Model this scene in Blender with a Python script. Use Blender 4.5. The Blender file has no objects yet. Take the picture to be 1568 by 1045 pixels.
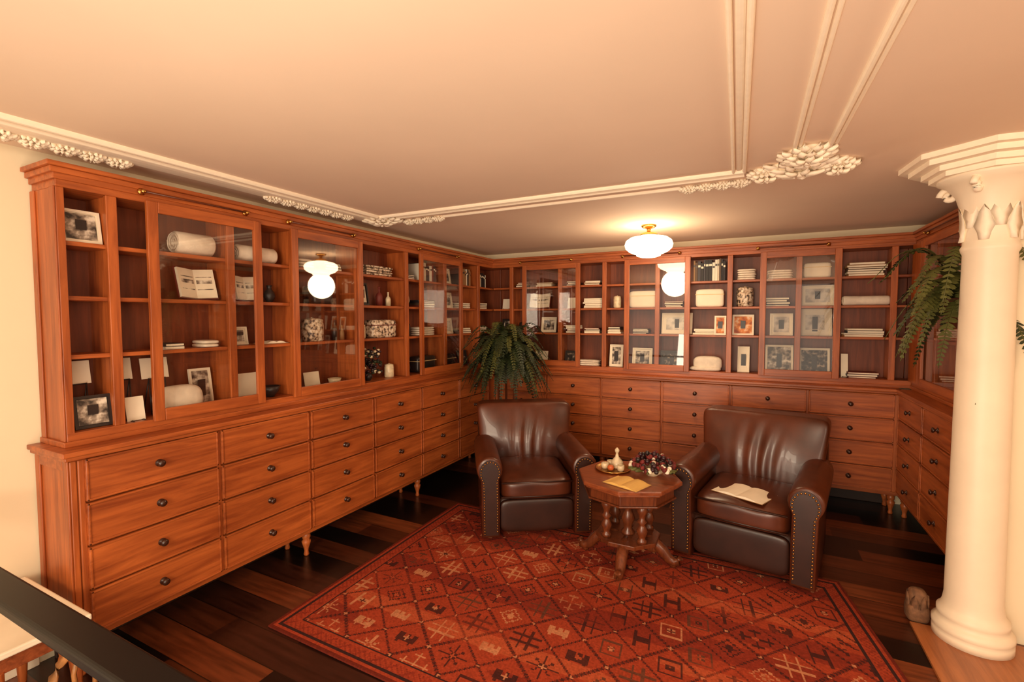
import bpy, bmesh, math, random
import numpy as np
from mathutils import Matrix, Vector
random.seed(7)
S=bpy.context.scene
COL=S.collection
pi=math.pi
# ---------------------------------------------------------------- helpers
def lin(c):
    if isinstance(c,str):
        c=c.lstrip('#'); c=[int(c[i:i+2],16)/255 for i in (0,2,4)]
    else: c=[v/255 for v in c]
    return tuple((v/12.92 if v<=.04045 else ((v+.055)/1.055)**2.4) for v in c)+(1,)
def newmat(n):
    m=bpy.data.materials.new(n); m.use_nodes=True
    nt=m.node_tree; b=nt.nodes['Principled BSDF']
    return m,nt,b
def simple(n,c,rough=.5,metal=0,spec=.5,noise=0,nscale=20,bump=0,coat=0):
    m,nt,b=newmat(n); c=lin(c)
    b.inputs['Base Color'].default_value=c
    b.inputs['Roughness'].default_value=rough
    b.inputs['Metallic'].default_value=metal
    b.inputs['Specular IOR Level'].default_value=spec
    b.inputs['Coat Weight'].default_value=coat
    if noise or bump:
        tc=nt.nodes.new('ShaderNodeTexCoord'); no=nt.nodes.new('ShaderNodeTexNoise')
        no.inputs['Scale'].default_value=nscale; no.inputs['Detail'].default_value=5
        nt.links.new(tc.outputs['Object'],no.inputs['Vector'])
        if noise:
            r=nt.nodes.new('ShaderNodeValToRGB')
            r.color_ramp.elements[0].position=.3;r.color_ramp.elements[1].position=.7
            r.color_ramp.elements[0].color=tuple(v*(1-noise) for v in c[:3])+(1,)
            r.color_ramp.elements[1].color=tuple(min(1,v*(1+noise)) for v in c[:3])+(1,)
            nt.links.new(no.outputs['Fac'],r.inputs['Fac']); nt.links.new(r.outputs['Color'],b.inputs['Base Color'])
        if bump:
            bp=nt.nodes.new('ShaderNodeBump'); bp.inputs['Strength'].default_value=bump; bp.inputs['Distance'].default_value=.01
            nt.links.new(no.outputs['Fac'],bp.inputs['Height']); nt.links.new(bp.outputs['Normal'],b.inputs['Normal'])
    return m
def wood(n,axis,dark,light,rough=.40,sc=1.0,coat=.10):
    m,nt,b=newmat(n)
    tc=nt.nodes.new('ShaderNodeTexCoord'); mp=nt.nodes.new('ShaderNodeMapping')
    s=[14*sc]*3; s[axis]=1.1*sc; mp.inputs['Scale'].default_value=s
    nt.links.new(tc.outputs['Object'],mp.inputs['Vector'])
    no=nt.nodes.new('ShaderNodeTexNoise'); no.inputs['Scale'].default_value=2.2; no.inputs['Detail'].default_value=7; no.inputs['Roughness'].default_value=.6; no.inputs['Distortion'].default_value=.6
    nt.links.new(mp.outputs['Vector'],no.inputs['Vector'])
    r=nt.nodes.new('ShaderNodeValToRGB'); r.color_ramp.elements[0].position=.28; r.color_ramp.elements[1].position=.72
    r.color_ramp.elements[0].color=lin(dark); r.color_ramp.elements[1].color=lin(light)
    n2=nt.nodes.new('ShaderNodeTexNoise'); n2.inputs['Scale'].default_value=1.7; n2.inputs['Detail'].default_value=2
    nt.links.new(tc.outputs['Object'],n2.inputs['Vector'])
    mx=nt.nodes.new('ShaderNodeMixRGB'); mx.blend_type='MULTIPLY'; mx.inputs['Fac'].default_value=.45
    r2=nt.nodes.new('ShaderNodeValToRGB'); r2.color_ramp.elements[0].position=.35; r2.color_ramp.elements[1].position=.65
    r2.color_ramp.elements[0].color=(.55,.5,.48,1); r2.color_ramp.elements[1].color=(1,1,1,1)
    nt.links.new(n2.outputs['Fac'],r2.inputs['Fac'])
    nt.links.new(no.outputs['Fac'],r.inputs['Fac']); nt.links.new(r.outputs['Color'],mx.inputs[1]); nt.links.new(r2.outputs['Color'],mx.inputs[2])
    nt.links.new(mx.outputs['Color'],b.inputs['Base Color'])
    b.inputs['Roughness'].default_value=rough; b.inputs['Coat Weight'].default_value=coat; b.inputs['Coat Roughness'].default_value=.3
    bp=nt.nodes.new('ShaderNodeBump'); bp.inputs['Strength'].default_value=.12; bp.inputs['Distance'].default_value=.004
    nt.links.new(no.outputs['Fac'],bp.inputs['Height']); nt.links.new(bp.outputs['Normal'],b.inputs['Normal'])
    return m
class MB:
    def __init__(s): s.v=[];s.f=[];s.m=[];s.mats=[];s.sm=[]
    def mi(s,mat):
        if mat not in s.mats: s.mats.append(mat)
        return s.mats.index(mat)
    def add(s,vs,fs,mat,M=None,smooth=False):
        o=len(s.v); i=s.mi(mat)
        for p in vs:
            p=Vector(p)
            s.v.append(tuple(M@p) if M is not None else tuple(p))
        for f in fs:
            s.f.append([o+k for k in f]); s.m.append(i); s.sm.append(smooth)
    def box(s,a,b,mat,M=None):
        x0,x1=sorted((a[0],b[0]));y0,y1=sorted((a[1],b[1]));z0,z1=sorted((a[2],b[2]))
        vs=[(x0,y0,z0),(x1,y0,z0),(x1,y1,z0),(x0,y1,z0),(x0,y0,z1),(x1,y0,z1),(x1,y1,z1),(x0,y1,z1)]
        s.add(vs,[(0,3,2,1),(4,5,6,7),(0,1,5,4),(1,2,6,5),(2,3,7,6),(3,0,4,7)],mat,M)
    def lathe(s,prof,mat,M=None,n=20,smooth=True):
        vs=[];fs=[];k=len(prof)
        for r,z in prof:
            for i in range(n):
                a=2*pi*i/n; vs.append((r*math.cos(a),r*math.sin(a),z))
        for j in range(k-1):
            for i in range(n):
                i2=(i+1)%n; fs.append((j*n+i,j*n+i2,(j+1)*n+i2,(j+1)*n+i))
        fs.append(tuple(range(n-1,-1,-1))); fs.append(tuple((k-1)*n+i for i in range(n)))
        s.add(vs,fs,mat,M,smooth)
    def cyl(s,p0,p1,r,mat,n=12,r2=None):
        p0=Vector(p0);p1=Vector(p1);d=p1-p0
        q=d.to_track_quat('Z','Y').to_matrix().to_4x4()
        s.lathe([(r,0),(r if r2 is None else r2,d.length)],mat,Matrix.Translation(p0)@q,n)
    def prism(s,poly,h0,h1,mat,M=None,smooth=False):
        n=len(poly); vs=[(x,y,h0) for x,y in poly]+[(x,y,h1) for x,y in poly]
        fs=[tuple(range(n-1,-1,-1)),tuple(range(n,2*n))]+[(i,(i+1)%n,n+(i+1)%n,n+i) for i in range(n)]
        s.add(vs,fs,mat,M,smooth)
    def sup(s,c,h,mat,n=8,p=5,M=None,fn=None):
        vs=[];fs=[];idx={}
        def vid(a,b_,c_):
            k=(a,b_,c_)
            if k not in idx:
                x,y,z=[2*t/n-1 for t in k]
                L=(abs(x)**p+abs(y)**p+abs(z)**p)**(1/p)
                q=[c[0]+h[0]*x/L,c[1]+h[1]*y/L,c[2]+h[2]*z/L]
                if fn: q=fn(*q)
                idx[k]=len(vs); vs.append(q)
            return idx[k]
        for i in range(n):
            for j in range(n):
                fs.append((vid(i,j,0),vid(i,j+1,0),vid(i+1,j+1,0),vid(i+1,j,0)))
                fs.append((vid(i,j,n),vid(i+1,j,n),vid(i+1,j+1,n),vid(i,j+1,n)))
                fs.append((vid(i,0,j),vid(i+1,0,j),vid(i+1,0,j+1),vid(i,0,j+1)))
                fs.append((vid(i,n,j),vid(i,n,j+1),vid(i+1,n,j+1),vid(i+1,n,j)))
                fs.append((vid(0,i,j),vid(0,i,j+1),vid(0,i+1,j+1),vid(0,i+1,j)))
                fs.append((vid(n,i,j),vid(n,i+1,j),vid(n,i+1,j+1),vid(n,i,j+1)))
        s.add(vs,fs,mat,M,True)
    def sweep(s,pts,rad,mat,n=8,M=None):
        pts=[Vector(p) for p in pts]; vs=[];fs=[];k=len(pts)
        for j,p in enumerate(pts):
            t=(pts[min(j+1,k-1)]-pts[max(j-1,0)]).normalized()
            up=Vector((0,0,1)) if abs(t.z)<.95 else Vector((1,0,0))
            a=t.cross(up).normalized(); b=a.cross(t)
            r=rad[j] if isinstance(rad,(list,tuple)) else rad
            for i in range(n):
                g=2*pi*i/n; vs.append(p+a*(r*math.cos(g))+b*(r*math.sin(g)))
        for j in range(k-1):
            for i in range(n):
                i2=(i+1)%n; fs.append((j*n+i,j*n+i2,(j+1)*n+i2,(j+1)*n+i))
        fs.append(tuple(range(n-1,-1,-1))); fs.append(tuple((k-1)*n+i for i in range(n)))
        s.add(vs,fs,mat,M,True)
    def build(s,name,parent=None,loc=None,rot=0,bevel=0,seg=2,fixn=True):
        me=bpy.data.meshes.new(name); me.from_pydata(s.v,[],s.f)
        for m in s.mats: me.materials.append(m)
        me.polygons.foreach_set('material_index',s.m); me.polygons.foreach_set('use_smooth',s.sm); me.update()
        if fixn:
            bm=bmesh.new();bm.from_mesh(me);bmesh.ops.recalc_face_normals(bm,faces=bm.faces);bm.to_mesh(me);bm.free()
        o=bpy.data.objects.new(name,me); COL.objects.link(o)
        if parent: o.parent=parent
        if loc is not None: o.location=loc
        o.rotation_euler=(0,0,rot)
        if bevel:
            b=o.modifiers.new('bevel','BEVEL'); b.width=bevel; b.segments=seg; b.limit_method='ANGLE'; b.angle_limit=math.radians(40)
        return o
def empty(n,loc=(0,0,0),rot=0,sc=1):
    o=bpy.data.objects.new(n,None); COL.objects.link(o); o.location=loc; o.rotation_euler=(0,0,rot); o.scale=(sc,sc,sc); o.empty_display_size=.2; return o
# ---------------------------------------------------------------- materials
WD,WL=(136,61,24),(200,107,50)
WX=wood('cabinet_wood_x',0,WD,WL); WY=wood('cabinet_wood_y',1,WD,WL); WZ=wood('cabinet_wood_z',2,WD,WL)
WIN=wood('cabinet_wood_shaded',2,(98,42,18),(142,68,33),.5)  # darker copy of the cabinet wood: shade inside the shelves put into the colour
WDK=wood('dark_table_wood',2,(78,36,20),(130,66,34),.3,2)
WTOP=wood('table_top_wood',0,(112,54,30),(166,88,50),.3,1.5)
THR=wood('threshold_wood',1,(150,86,46),(196,122,70),.35,1)
WSHADE=wood('under_cabinet_shade',0,(34,18,12),(52,28,18),.5)  # near-black colour paints the shade under the cabinets
ceilm=simple('ceiling_paint',(238,212,188),.8,noise=.03,nscale=1.5)
wallm=simple('wall_paint',(238,222,190),.75,noise=.02,nscale=3)
plaster=simple('plaster_trim',(252,236,212),.6,noise=.03,nscale=30,bump=.08)
colm=simple('column_paint',(242,224,198),.45,noise=.03,nscale=8)
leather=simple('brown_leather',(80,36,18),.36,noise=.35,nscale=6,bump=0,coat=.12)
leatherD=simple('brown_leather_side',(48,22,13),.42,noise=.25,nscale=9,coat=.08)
nail=simple('nailhead_brass',(170,120,66),.35,1)
brass=simple('brass',(200,150,80),.25,1)
knobm=simple('knob_dark',(56,28,18),.3,coat=.3)
black=simple('black_lacquer',(14,11,11),.4,spec=.3)
white=simple('paper_white',(240,226,202),.7,noise=.04,nscale=10)
cream=simple('paper_cream',(225,195,140),.7,noise=.05,nscale=10)
yell=simple('paper_yellow',(226,180,95),.7)
cloth=simple('white_cloth',(232,216,196),.9,noise=.08,nscale=25,bump=.3)
green=simple('fern_green',(40,50,22),.55,noise=.4,nscale=12)
green2=simple('fern_green_pale',(84,84,36),.55,noise=.3,nscale=12)
terra=simple('terracotta',(96,48,30),.6)
dred=simple('dried_flower_red',(110,28,24),.7,noise=.5,nscale=40)
dwine=simple('grape_dark',(50,20,26),.4)
cerm=simple('ceramic_cream',(215,195,160),.3,noise=.2,nscale=35)
tin=simple('dark_tin',(44,34,32),.4)
bookc=[simple('book_cloth_%d'%i,c,.6) for i,c in enumerate([(40,30,30),(205,190,165),(110,40,28),(60,55,60),(150,110,70),(225,215,195),(30,24,26),(84,60,40)])]
def artmat(n,c0,c1,c2,scale):
    m,nt,b=newmat(n); tc=nt.nodes.new('ShaderNodeTexCoord'); no=nt.nodes.new('ShaderNodeTexNoise')
    no.inputs['Scale'].default_value=scale; no.inputs['Detail'].default_value=6
    r=nt.nodes.new('ShaderNodeValToRGB'); e=r.color_ramp.elements
    e[0].position=.38;e[1].position=.62;e[0].color=lin(c0);e[1].color=lin(c2); k=e.new(.5);k.color=lin(c1)
    nt.links.new(tc.outputs['Object'],no.inputs['Vector']); nt.links.new(no.outputs['Fac'],r.inputs['Fac']); nt.links.new(r.outputs['Color'],b.inputs['Base Color'])
    b.inputs['Roughness'].default_value=.4; return m
photo_bw=artmat('photo_print_bw',(60,52,48),(150,135,120),(230,218,200),22)
photo_or=artmat('photo_print_orange',(150,60,20),(215,130,60),(240,220,190),14)
photo_dk=artmat('photo_print_dark',(24,20,22),(70,60,56),(170,150,130),30)
print_pl=artmat('print_pale',(170,160,150),(215,205,190),(232,222,206),12)
patt=artmat('patterned_ceramic',(60,44,40),(205,176,146),(235,220,200),45)
def glassmat():
    m=bpy.data.materials.new('door_glass'); m.use_nodes=True; nt=m.node_tree; nt.nodes.clear()
    o=nt.nodes.new('ShaderNodeOutputMaterial'); mx=nt.nodes.new('ShaderNodeMixShader'); t=nt.nodes.new('ShaderNodeBsdfTransparent'); g=nt.nodes.new('ShaderNodeBsdfGlossy')
    f=nt.nodes.new('ShaderNodeLayerWeight'); f.inputs['Blend'].default_value=.5
    a=nt.nodes.new('ShaderNodeMath');a.operation='POWER';a.inputs[1].default_value=4
    b=nt.nodes.new('ShaderNodeMath');b.operation='MULTIPLY_ADD';b.inputs[1].default_value=.55;b.inputs[2].default_value=.13
    nt.links.new(f.outputs['Facing'],a.inputs[0]);nt.links.new(a.outputs[0],b.inputs[0])
    g.inputs['Roughness'].default_value=.02; g.inputs['Color'].default_value=(1,1,1,1); t.inputs['Color'].default_value=(.97,.97,.95,1)
    nt.links.new(b.outputs[0],mx.inputs[0]); nt.links.new(t.outputs[0],mx.inputs[1]); nt.links.new(g.outputs[0],mx.inputs[2]); nt.links.new(mx.outputs[0],o.inputs[0]); return m
glass=glassmat()
def emis(n,c,st):
    m,nt,b=newmat(n); b.inputs['Base Color'].default_value=lin(c); b.inputs['Emission Color'].default_value=lin(c); b.inputs['Emission Strength'].default_value=st; return m
opal=emis('opal_glass_lit',(255,230,190),11)
def floormat():
    m,nt,b=newmat('dark_plank_floor'); N=nt.nodes; L=nt.links
    tc=N.new('ShaderNodeTexCoord'); sp=N.new('ShaderNodeSeparateXYZ'); L.new(tc.outputs['Object'],sp.inputs[0])
    def mth(op,a,bv=None):
        n=N.new('ShaderNodeMath'); n.operation=op
        for i,q in enumerate((a,bv)):
            if q is None: continue
            if isinstance(q,(int,float)): n.inputs[i].default_value=q
            else: L.new(q,n.inputs[i])
        return n.outputs[0]
    row=mth('DIVIDE',sp.outputs['Y'],.17); fr=mth('FLOOR',row)
    off=mth('MULTIPLY',mth('SINE',mth('MULTIPLY',fr,12.9898)),3.7)
    cx=mth('ADD',mth('DIVIDE',sp.outputs['X'],1.15),off); fx=mth('FLOOR',cx)
    cb=N.new('ShaderNodeCombineXYZ'); L.new(fr,cb.inputs[0]); L.new(fx,cb.inputs[1])
    wn=N.new('ShaderNodeTexWhiteNoise'); wn.noise_dimensions='2D'; L.new(cb.outputs[0],wn.inputs['Vector'])
    r=N.new('ShaderNodeValToRGB'); r.color_ramp.interpolation='CONSTANT'; e=r.color_ramp.elements
    e[0].position=0;e[0].color=lin((17,11,10)); e[1].position=.40;e[1].color=lin((76,37,21))
    for p,c in ((.62,(106,52,28)),(.80,(54,26,18)),(.9,(124,64,35))):
        q=e.new(p);q.color=lin(c)
    L.new(wn.outputs['Value'],r.inputs['Fac'])
    mp=N.new('ShaderNodeMapping'); mp.inputs['Scale'].default_value=(1.5,18,1); L.new(tc.outputs['Object'],mp.inputs['Vector'])
    no=N.new('ShaderNodeTexNoise'); no.inputs['Scale'].default_value=2;no.inputs['Detail'].default_value=7; L.new(mp.outputs[0],no.inputs['Vector'])
    r2=N.new('ShaderNodeValToRGB'); r2.color_ramp.elements[0].position=.3;r2.color_ramp.elements[1].position=.7
    r2.color_ramp.elements[0].color=(.35,.35,.35,1);r2.color_ramp.elements[1].color=(1.3,1.3,1.3,1); L.new(no.outputs['Fac'],r2.inputs['Fac'])
    mx=N.new('ShaderNodeMixRGB');mx.blend_type='MULTIPLY';mx.inputs[0].default_value=.9; L.new(r.outputs[0],mx.inputs[1]);L.new(r2.outputs[0],mx.inputs[2])
    g=mth('FRACT',row); gap=mth('LESS_THAN',g,.03)
    m2=N.new('ShaderNodeMixRGB'); L.new(gap,m2.inputs[0]);L.new(mx.outputs[0],m2.inputs[1]); m2.inputs[2].default_value=(.004,.003,.002,1)
    L.new(m2.outputs[0],b.inputs['Base Color']); b.inputs['Roughness'].default_value=.30; b.inputs['Coat Weight'].default_value=.1
    return m
floorm=floormat()
# ---------------------------------------------------------------- room shell
XL,YB,XR,ZC=-2.92,5.04,1.39,2.36
def slab(n,a,b,m,bevel=0):
    k=MB();k.box(a,b,m);return k.build(n,bevel=bevel)
slab('floor',(-3.1,-3.2,-.1),(4.2,5.2,0),floorm)
slab('ceiling',(-3.1,-3.2,ZC),(4.2,5.2,ZC+.1),ceilm)
slab('wall_left',(XL-.15,-3.2,0),(XL,5.2,ZC),wallm)
slab('wall_back',(XL,YB,0),(XR+.15,YB+.15,ZC),wallm)
slab('wall_right',(XR,3.25,0),(XR+.15,YB,ZC),wallm)
slab('wall_side',(1.13,3.12,0),(4.2,3.25,ZC),wallm)
slab('wall_far_right',(4.05,-3.2,0),(4.2,3.12,ZC),wallm)
slab('floor_threshold',(.77,-1.5,0),(4.05,3.08,.012),THR)
slab('baseboard_left',(XL,-3.2,0),(XL+.02,.9,.14),plaster,.004)
def trim(n,axis,c,a,b,offs,z=ZC,skew=0):
    k=MB()
    for o,w,h in offs:
        prof=[(-w/2,0),(-w/2,-h*.5),(-w*.3,-h*.9),(0,-h),(w*.3,-h*.9),(w/2,-h*.5),(w/2,0)]
        vs=[]
        for t,sk in ((a,skew),(b,0)):
            for u,v in prof:
                vs.append((c+o+u+sk,t,z+v) if axis=='y' else (t,c+o+u,z+v))
        m=len(prof)
        fs=[(i,(i+1)%m,m+(i+1)%m,m+i) for i in range(m)]+[tuple(range(m)),tuple(range(2*m-1,m-1,-1))]
        k.add(vs,fs,plaster)
    return k.build(n)
trim('trim_1','y',-2.50,-1.5,2.80,[(0,.030,.022),(-.042,.036,.010),(-.08,.02,.018),(-.17,.12,.012)])
trim('trim_2','x',2.75,-2.52,-.05,[(0,.028,.020),(.04,.034,.008),(.08,.018,.016),(.2,.026,.016)])
trim('trim_3','y',-.10,-1.5,2.76,[(0,.016,.018),(.026,.024,.007),(.05,.018,.018)],skew=.10)
trim('trim_4','y',.155,-1.5,2.5,[(0,.018,.018),(.022,.014,.008)])
trim('trim_5','y',.29,-1.5,2.5,[(0,.020,.020),(.024,.014,.008)],skew=.06)
def leaf(k,M,L=.12,W=.05,curl=.03,mat=None,n=5):
    vs=[];fs=[]
    for i in range(n+1):
        t=i/n; w=W*math.sin(pi*min(1,.15+t*.85))**.7*(1+.18*math.sin(t*20))*.5
        z=-curl*math.sin(t*pi*.75)
        vs+= [(-w,t*L,z*.6),(0,t*L,z-.012*(1-t)),(w,t*L,z*.6),(0,t*L,z*.6+.014)]
    for i in range(n):
        a=i*4;b=a+4
        fs+=[(a,a+1,b+1,b),(a+1,a+2,b+2,b+1),(a+2,a+3,b+3,b+2),(a+3,a,b,b+3)]
    fs+=[(0,3,2,1),(n*4,n*4+1,n*4+2,n*4+3)]
    k.add(vs,fs,mat or plaster,M,True)
def rosette(k,c,rx,ry,drop,R,a0=0,a1=2*pi,z=ZC):
    k.sup((c[0],c[1],z-.006),(rx*.7,ry*.7,drop*.6),plaster,8,2.2)
    for q,nn,dz in ((.62,15,.25),(.38,11,.55),(.14,7,.9)):
        for i in range(nn):
            a=a0+(a1-a0)*(i+.5*(q<.5))/nn+R.uniform(-.08,.08)
            p=(c[0]+rx*q*math.cos(a),c[1]+ry*q*math.sin(a),z-.008-drop*dz)
            dirn=math.atan2(ry*math.sin(a),rx*math.cos(a))
            rr=math.hypot(rx*math.cos(a),ry*math.sin(a))
            M=Matrix.Translation(p)@Matrix.Rotation(dirn-pi/2,4,'Z')@Matrix.Rotation(R.uniform(.05,.3),4,'X')
            leaf(k,M,rr*.42,min(rx,ry)*(.30+.12*q),.012)
    k.sup((c[0],c[1],z-drop),(min(rx,ry)*.16,)*2+(drop*.3,),plaster,6,2)
def ornament(name,parts,seed,drop=.05):
    R=random.Random(seed);k=MB()
    for (x,y,rx,ry) in parts: rosette(k,(x,y),rx,ry,drop,R)
    return k.build(name)
ornament('plaster_ornament',[(.20,2.78,.20,.13),(.21,2.58,.12,.14),(.36,2.80,.09,.07),(.05,2.80,.09,.07)],3,.05)
ornament('plaster_ornament',[(-2.55,2.84,.17,.12)],4,.035)
ornament('plaster_ornament',[(-.34+i*.09,2.95,.055,.04) for i in range(4)],5,.02)
ornament('plaster_ornament',[(-2.38+i*.09,2.95,.055,.04) for i in range(4)],6,.02)
ornament('plaster_ornament',[(-2.68,2.0+i*.1,.04,.06) for i in range(7)],8,.02)
ornament('plaster_ornament',[(-2.71,.6+i*.1,.045,.06) for i in range(7)],9,.025)
# ---------------------------------------------------------------- column
k=MB(); CC=(1.0,3.04)
MT=Matrix.Translation((CC[0],CC[1],0))
k.lathe([(.150,.012),(.150,.045),(.144,.055),(.152,.065),(.152,.085),(.138,.1),(.128,.115),(.134,.125),(.134,.145),(.120,.16),(.114,.18),(.108,.22),(.102,1.2),(.096,1.9),(.103,1.915),(.106,1.93),(.098,1.945),(.099,2.0),(.106,2.1),(.128,2.18),(.165,2.23),(.20,2.25),(.20,2.27)],colm,MT,40)
def ngon(r,n,ph): return [(r*math.cos(2*pi*i/n+ph),r*math.sin(2*pi*i/n+ph)) for i in range(n)]
for r,z0,z1 in ((.23,2.262,2.285),(.26,2.285,2.31),(.31,2.31,2.335),(.35,2.335,ZC)):
    k.prism(ngon(r,8,pi/8+.1),z0,z1,plaster,MT)
for i in range(12):
    a=2*pi*i/12
    M=MT@Matrix.Rotation(a,4,'Z')@Matrix.Translation((.104,0,1.96+.06*(i%2)))@Matrix.Rotation(-pi/2,4,'Z')@Matrix.Rotation(pi/2-.15,4,'X')
    leaf(k,M,.16,.064,-.02,plaster)
for i in range(4):
    a=2*pi*i/4-2.2
    M=MT@Matrix.Rotation(a,4,'Z')
    pts=[]
    for j in range(22):
        t=j/21*2.6*pi; r=.040*(1-j/24)
        pts.append((.160+r*math.cos(t),0,2.205+r*math.sin(t)))
    k.sweep(pts,.015,plaster,6,M)
k.build('column')
k=MB();M=Matrix.Translation((.81,3.13,0)); stn=simple('carved_stone',(112,76,50),.8,noise=.4,nscale=30,bump=.6)
k.sup((0,0,.05),(.05,.05,.05),stn,6,3.5,M); k.sup((0,0,.125),(.042,.042,.05),stn,6,2.6,M)
for i in range(7): leaf(k,M@Matrix.Rotation(i*2*pi/7,4,'Z')@Matrix.Translation((0,.036,.04))@Matrix.Rotation(1.5,4,'X'),.11,.045,.005,stn)
k.build('carved_door_stop')
# ---------------------------------------------------------------- cabinets
ZD,HR,ZB,ZS,ZT=.99,.199,.165,1.03,2.27
SH=[1.436,1.70,1.944]; ZU0,ZU1=1.09,2.17
WL_leg=wood('leg_wood',2,(150,70,32),(205,115,60),.35,2)
rodm=simple('dark_rod',(96,44,22),.35)
def cabinet(name,side,u0,u1,cols,posts,doors,ends=(),uu=None):
    E=empty(name)
    if side=='L': mp=lambda u,v,z:(-2.60-v,u,z); WH=WY
    elif side=='B': mp=lambda u,v,z:(u,4.72+v,z); WH=WX
    else: mp=lambda u,v,z:(1.07+v,u,z); WH=WY
    D=.31
    def bx(k,ua,ub,va,vb,za,zb,m): k.box(mp(ua,va,za),mp(ub,vb,zb),m)
    k=MB(); bx(k,u0,u1,.012,D,ZB,ZD,WZ)
    bx(k,u0+.02,u1,D-.03,D-.01,0,ZB,WSHADE)  # added dark board, stands in for the shade behind the legs
    bx(k,u0,u1,0,.012,ZB,ZB+.03,WH); bx(k,u0,u1,0,.012,ZD-.008,ZD,WH)
    for c in [u0+.012]+list(cols)+[u1-.012]: bx(k,c-.012,c+.012,0,.012,ZB+.03,ZD-.008,WZ)
    bx(k,u0-.025 if 'a' in ends else u0,u1,-.03,D,ZD,ZD+.018,WH)
    bx(k,u0-.035 if 'a' in ends else u0,u1,-.04,D,ZD+.018,ZS,WH)
    if 'a' in ends:
        for va,vb in ((0,.04),(D-.04,D)): bx(k,u0-.01,u0,va,vb,ZB,ZD,WZ)
        bx(k,u0-.01,u0,.04,D-.04,ZB,ZB+.06,WH); bx(k,u0-.01,u0,.04,D-.04,ZD-.05,ZD,WH)
    k.build('lower_case',E,bevel=.004)
    k=MB(); kn=MB()
    for a,b in zip(cols[:-1],cols[1:]):
        for r in range(4):
            z1=ZD-.006-r*HR; z0=z1-HR+.010; a1=a+.010;b1=b-.010
            bx(k,a1,b1,-.012,.01,z0,z1,WH)
            w=.010
            bx(k,a1,b1,-.018,-.012,z1-w,z1,WH);bx(k,a1,b1,-.018,-.012,z0,z0+w,WH)
            bx(k,a1,a1+w,-.018,-.012,z0,z1,WH);bx(k,b1-w,b1,-.018,-.012,z0,z1,WH)
            p=Vector(mp((a+b)/2,-.012,(z0+z1)/2)); q=Vector(mp((a+b)/2,-1,(z0+z1)/2)); d=(q-p)
            M=Matrix.Translation(p)@d.to_track_quat('Z','Y').to_matrix().to_4x4()
            kn.lathe([(.018,0),(.018,.004),(.008,.007),(.008,.014),(.015,.02),(.018,.026),(.014,.032),(.003,.035)],knobm,M,14)
    k.build('drawer_fronts',E,bevel=.0025); kn.build('drawer_knobs',E)
    k=MB(); legs=[]
    for i,c in enumerate([u0+.03]+list(cols[1:])):
        if i%2==0: legs.append(c)
    for c in legs:
        for v in (.05,D-.07):
            M=Matrix.Translation(mp(c,v,0))
            k.lathe([(.014,0),(.018,.01),(.013,.03),(.016,.05),(.026,.08),(.03,.1),(.02,.115),(.028,.125),(.028,.14),(.022,ZB)],WL_leg,M,14)
    k.build('turned_legs',E)
    V=.08; a0,a1=uu or (u0,u1)
    s0=a0+.012 if 'a' in ends else a0
    e=1 if 'a' in ends else 0
    k=MB()
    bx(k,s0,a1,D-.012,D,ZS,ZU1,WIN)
    bx(k,a0+.001*e,a1,V,D,ZS,ZU0,WH)
    bx(k,a0-.014*e,a1,V-.012,V,ZS,ZS+.025,WH)
    bx(k,a0+.001*e,a1,V,D,ZU1,ZT-.02,WH)
    bx(k,a0-.01*e,a1,V-.012,D,ZU1+.03,ZT-.03,WH)
    bx(k,a0-.022*e,a1,V-.022,D,ZT-.045,ZT-.02,WH)
    bx(k,a0-.035*e,a1,V-.035,D,ZT-.02,ZT,WH)
    for s_ in SH: bx(k,s0,a1,V+.025,D-.012,s_-.02,s_,WH)
    for c in posts:
        bx(k,c-.022,c+.022,V,V+.022,ZU0,ZU1,WZ)
        bx(k,c-.010,c+.010,V+.022,D-.012,ZU0,ZU1,WZ)
    if e:
        bx(k,a0,a0+.03,V+.001,D,ZS,ZU1,WZ); bx(k,a0-.008,a0,V,V+.04,ZS+.025,ZU1,WZ); bx(k,a0-.008,a0,D-.04,D,ZS,ZU1,WZ); bx(k,a0-.014,a0,V,D,ZS,ZS+.025,WH)
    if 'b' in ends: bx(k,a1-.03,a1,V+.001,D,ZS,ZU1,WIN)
    k.build('upper_case',E,bevel=.003)
    k=MB();g=MB();br=MB()
    for a,b in doors:
        va,vb=V-.022,V-.002; w=.05
        bx(k,a,a+w,va,vb,ZU0-.01,ZU1+.01,WZ);bx(k,b-w,b,va,vb,ZU0-.01,ZU1+.01,WZ)
        bx(k,a+w,b-w,va,vb,ZU1-.045,ZU1+.01,WH);bx(k,a+w,b-w,va,vb,ZU0-.01,ZU0+.05,WH)
        q=[mp(a+w,V-.012,ZU0+.05),mp(b-w,V-.012,ZU0+.05),mp(b-w,V-.012,ZU1-.045),mp(a+w,V-.012,ZU1-.045)]
        g.add(q,[(0,1,2,3)],glass)
        z=ZU1+.045; r0,r1=a-.02,b-.10
        br.cyl(mp(r0,V-.04,z),mp(r1,V-.04,z),.005,rodm,8)
        for q in (r0,r1):
            br.sup(mp(q,V-.04,z),(.012,.012,.012),brass,5,2)
            br.cyl(mp(q,V-.04,z),mp(q,V-.01,z),.006,brass,8)
            br.sup(mp(q,V-.022,z),(.010,.017,.017) if side!='B' else (.017,.010,.017),brass,4,2.5)
    k.build('sliding_door_frames',E,bevel=.003); g.build('door_panes',E); br.build('brass_rails',E)
    return E
colsL=[.97+i*.5955 for i in range(7)]
cabinet('library_cabinet','L',.93,4.72,colsL,[1.155,1.72,2.14,2.70,3.28,3.86,4.50],[(1.29,1.90),(2.11,2.74),(3.44,4.14)],('a','b'),(.955,5.035))
colsB=[-1.96-.6]+[-1.96+.6*i for i in range(6)]
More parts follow.
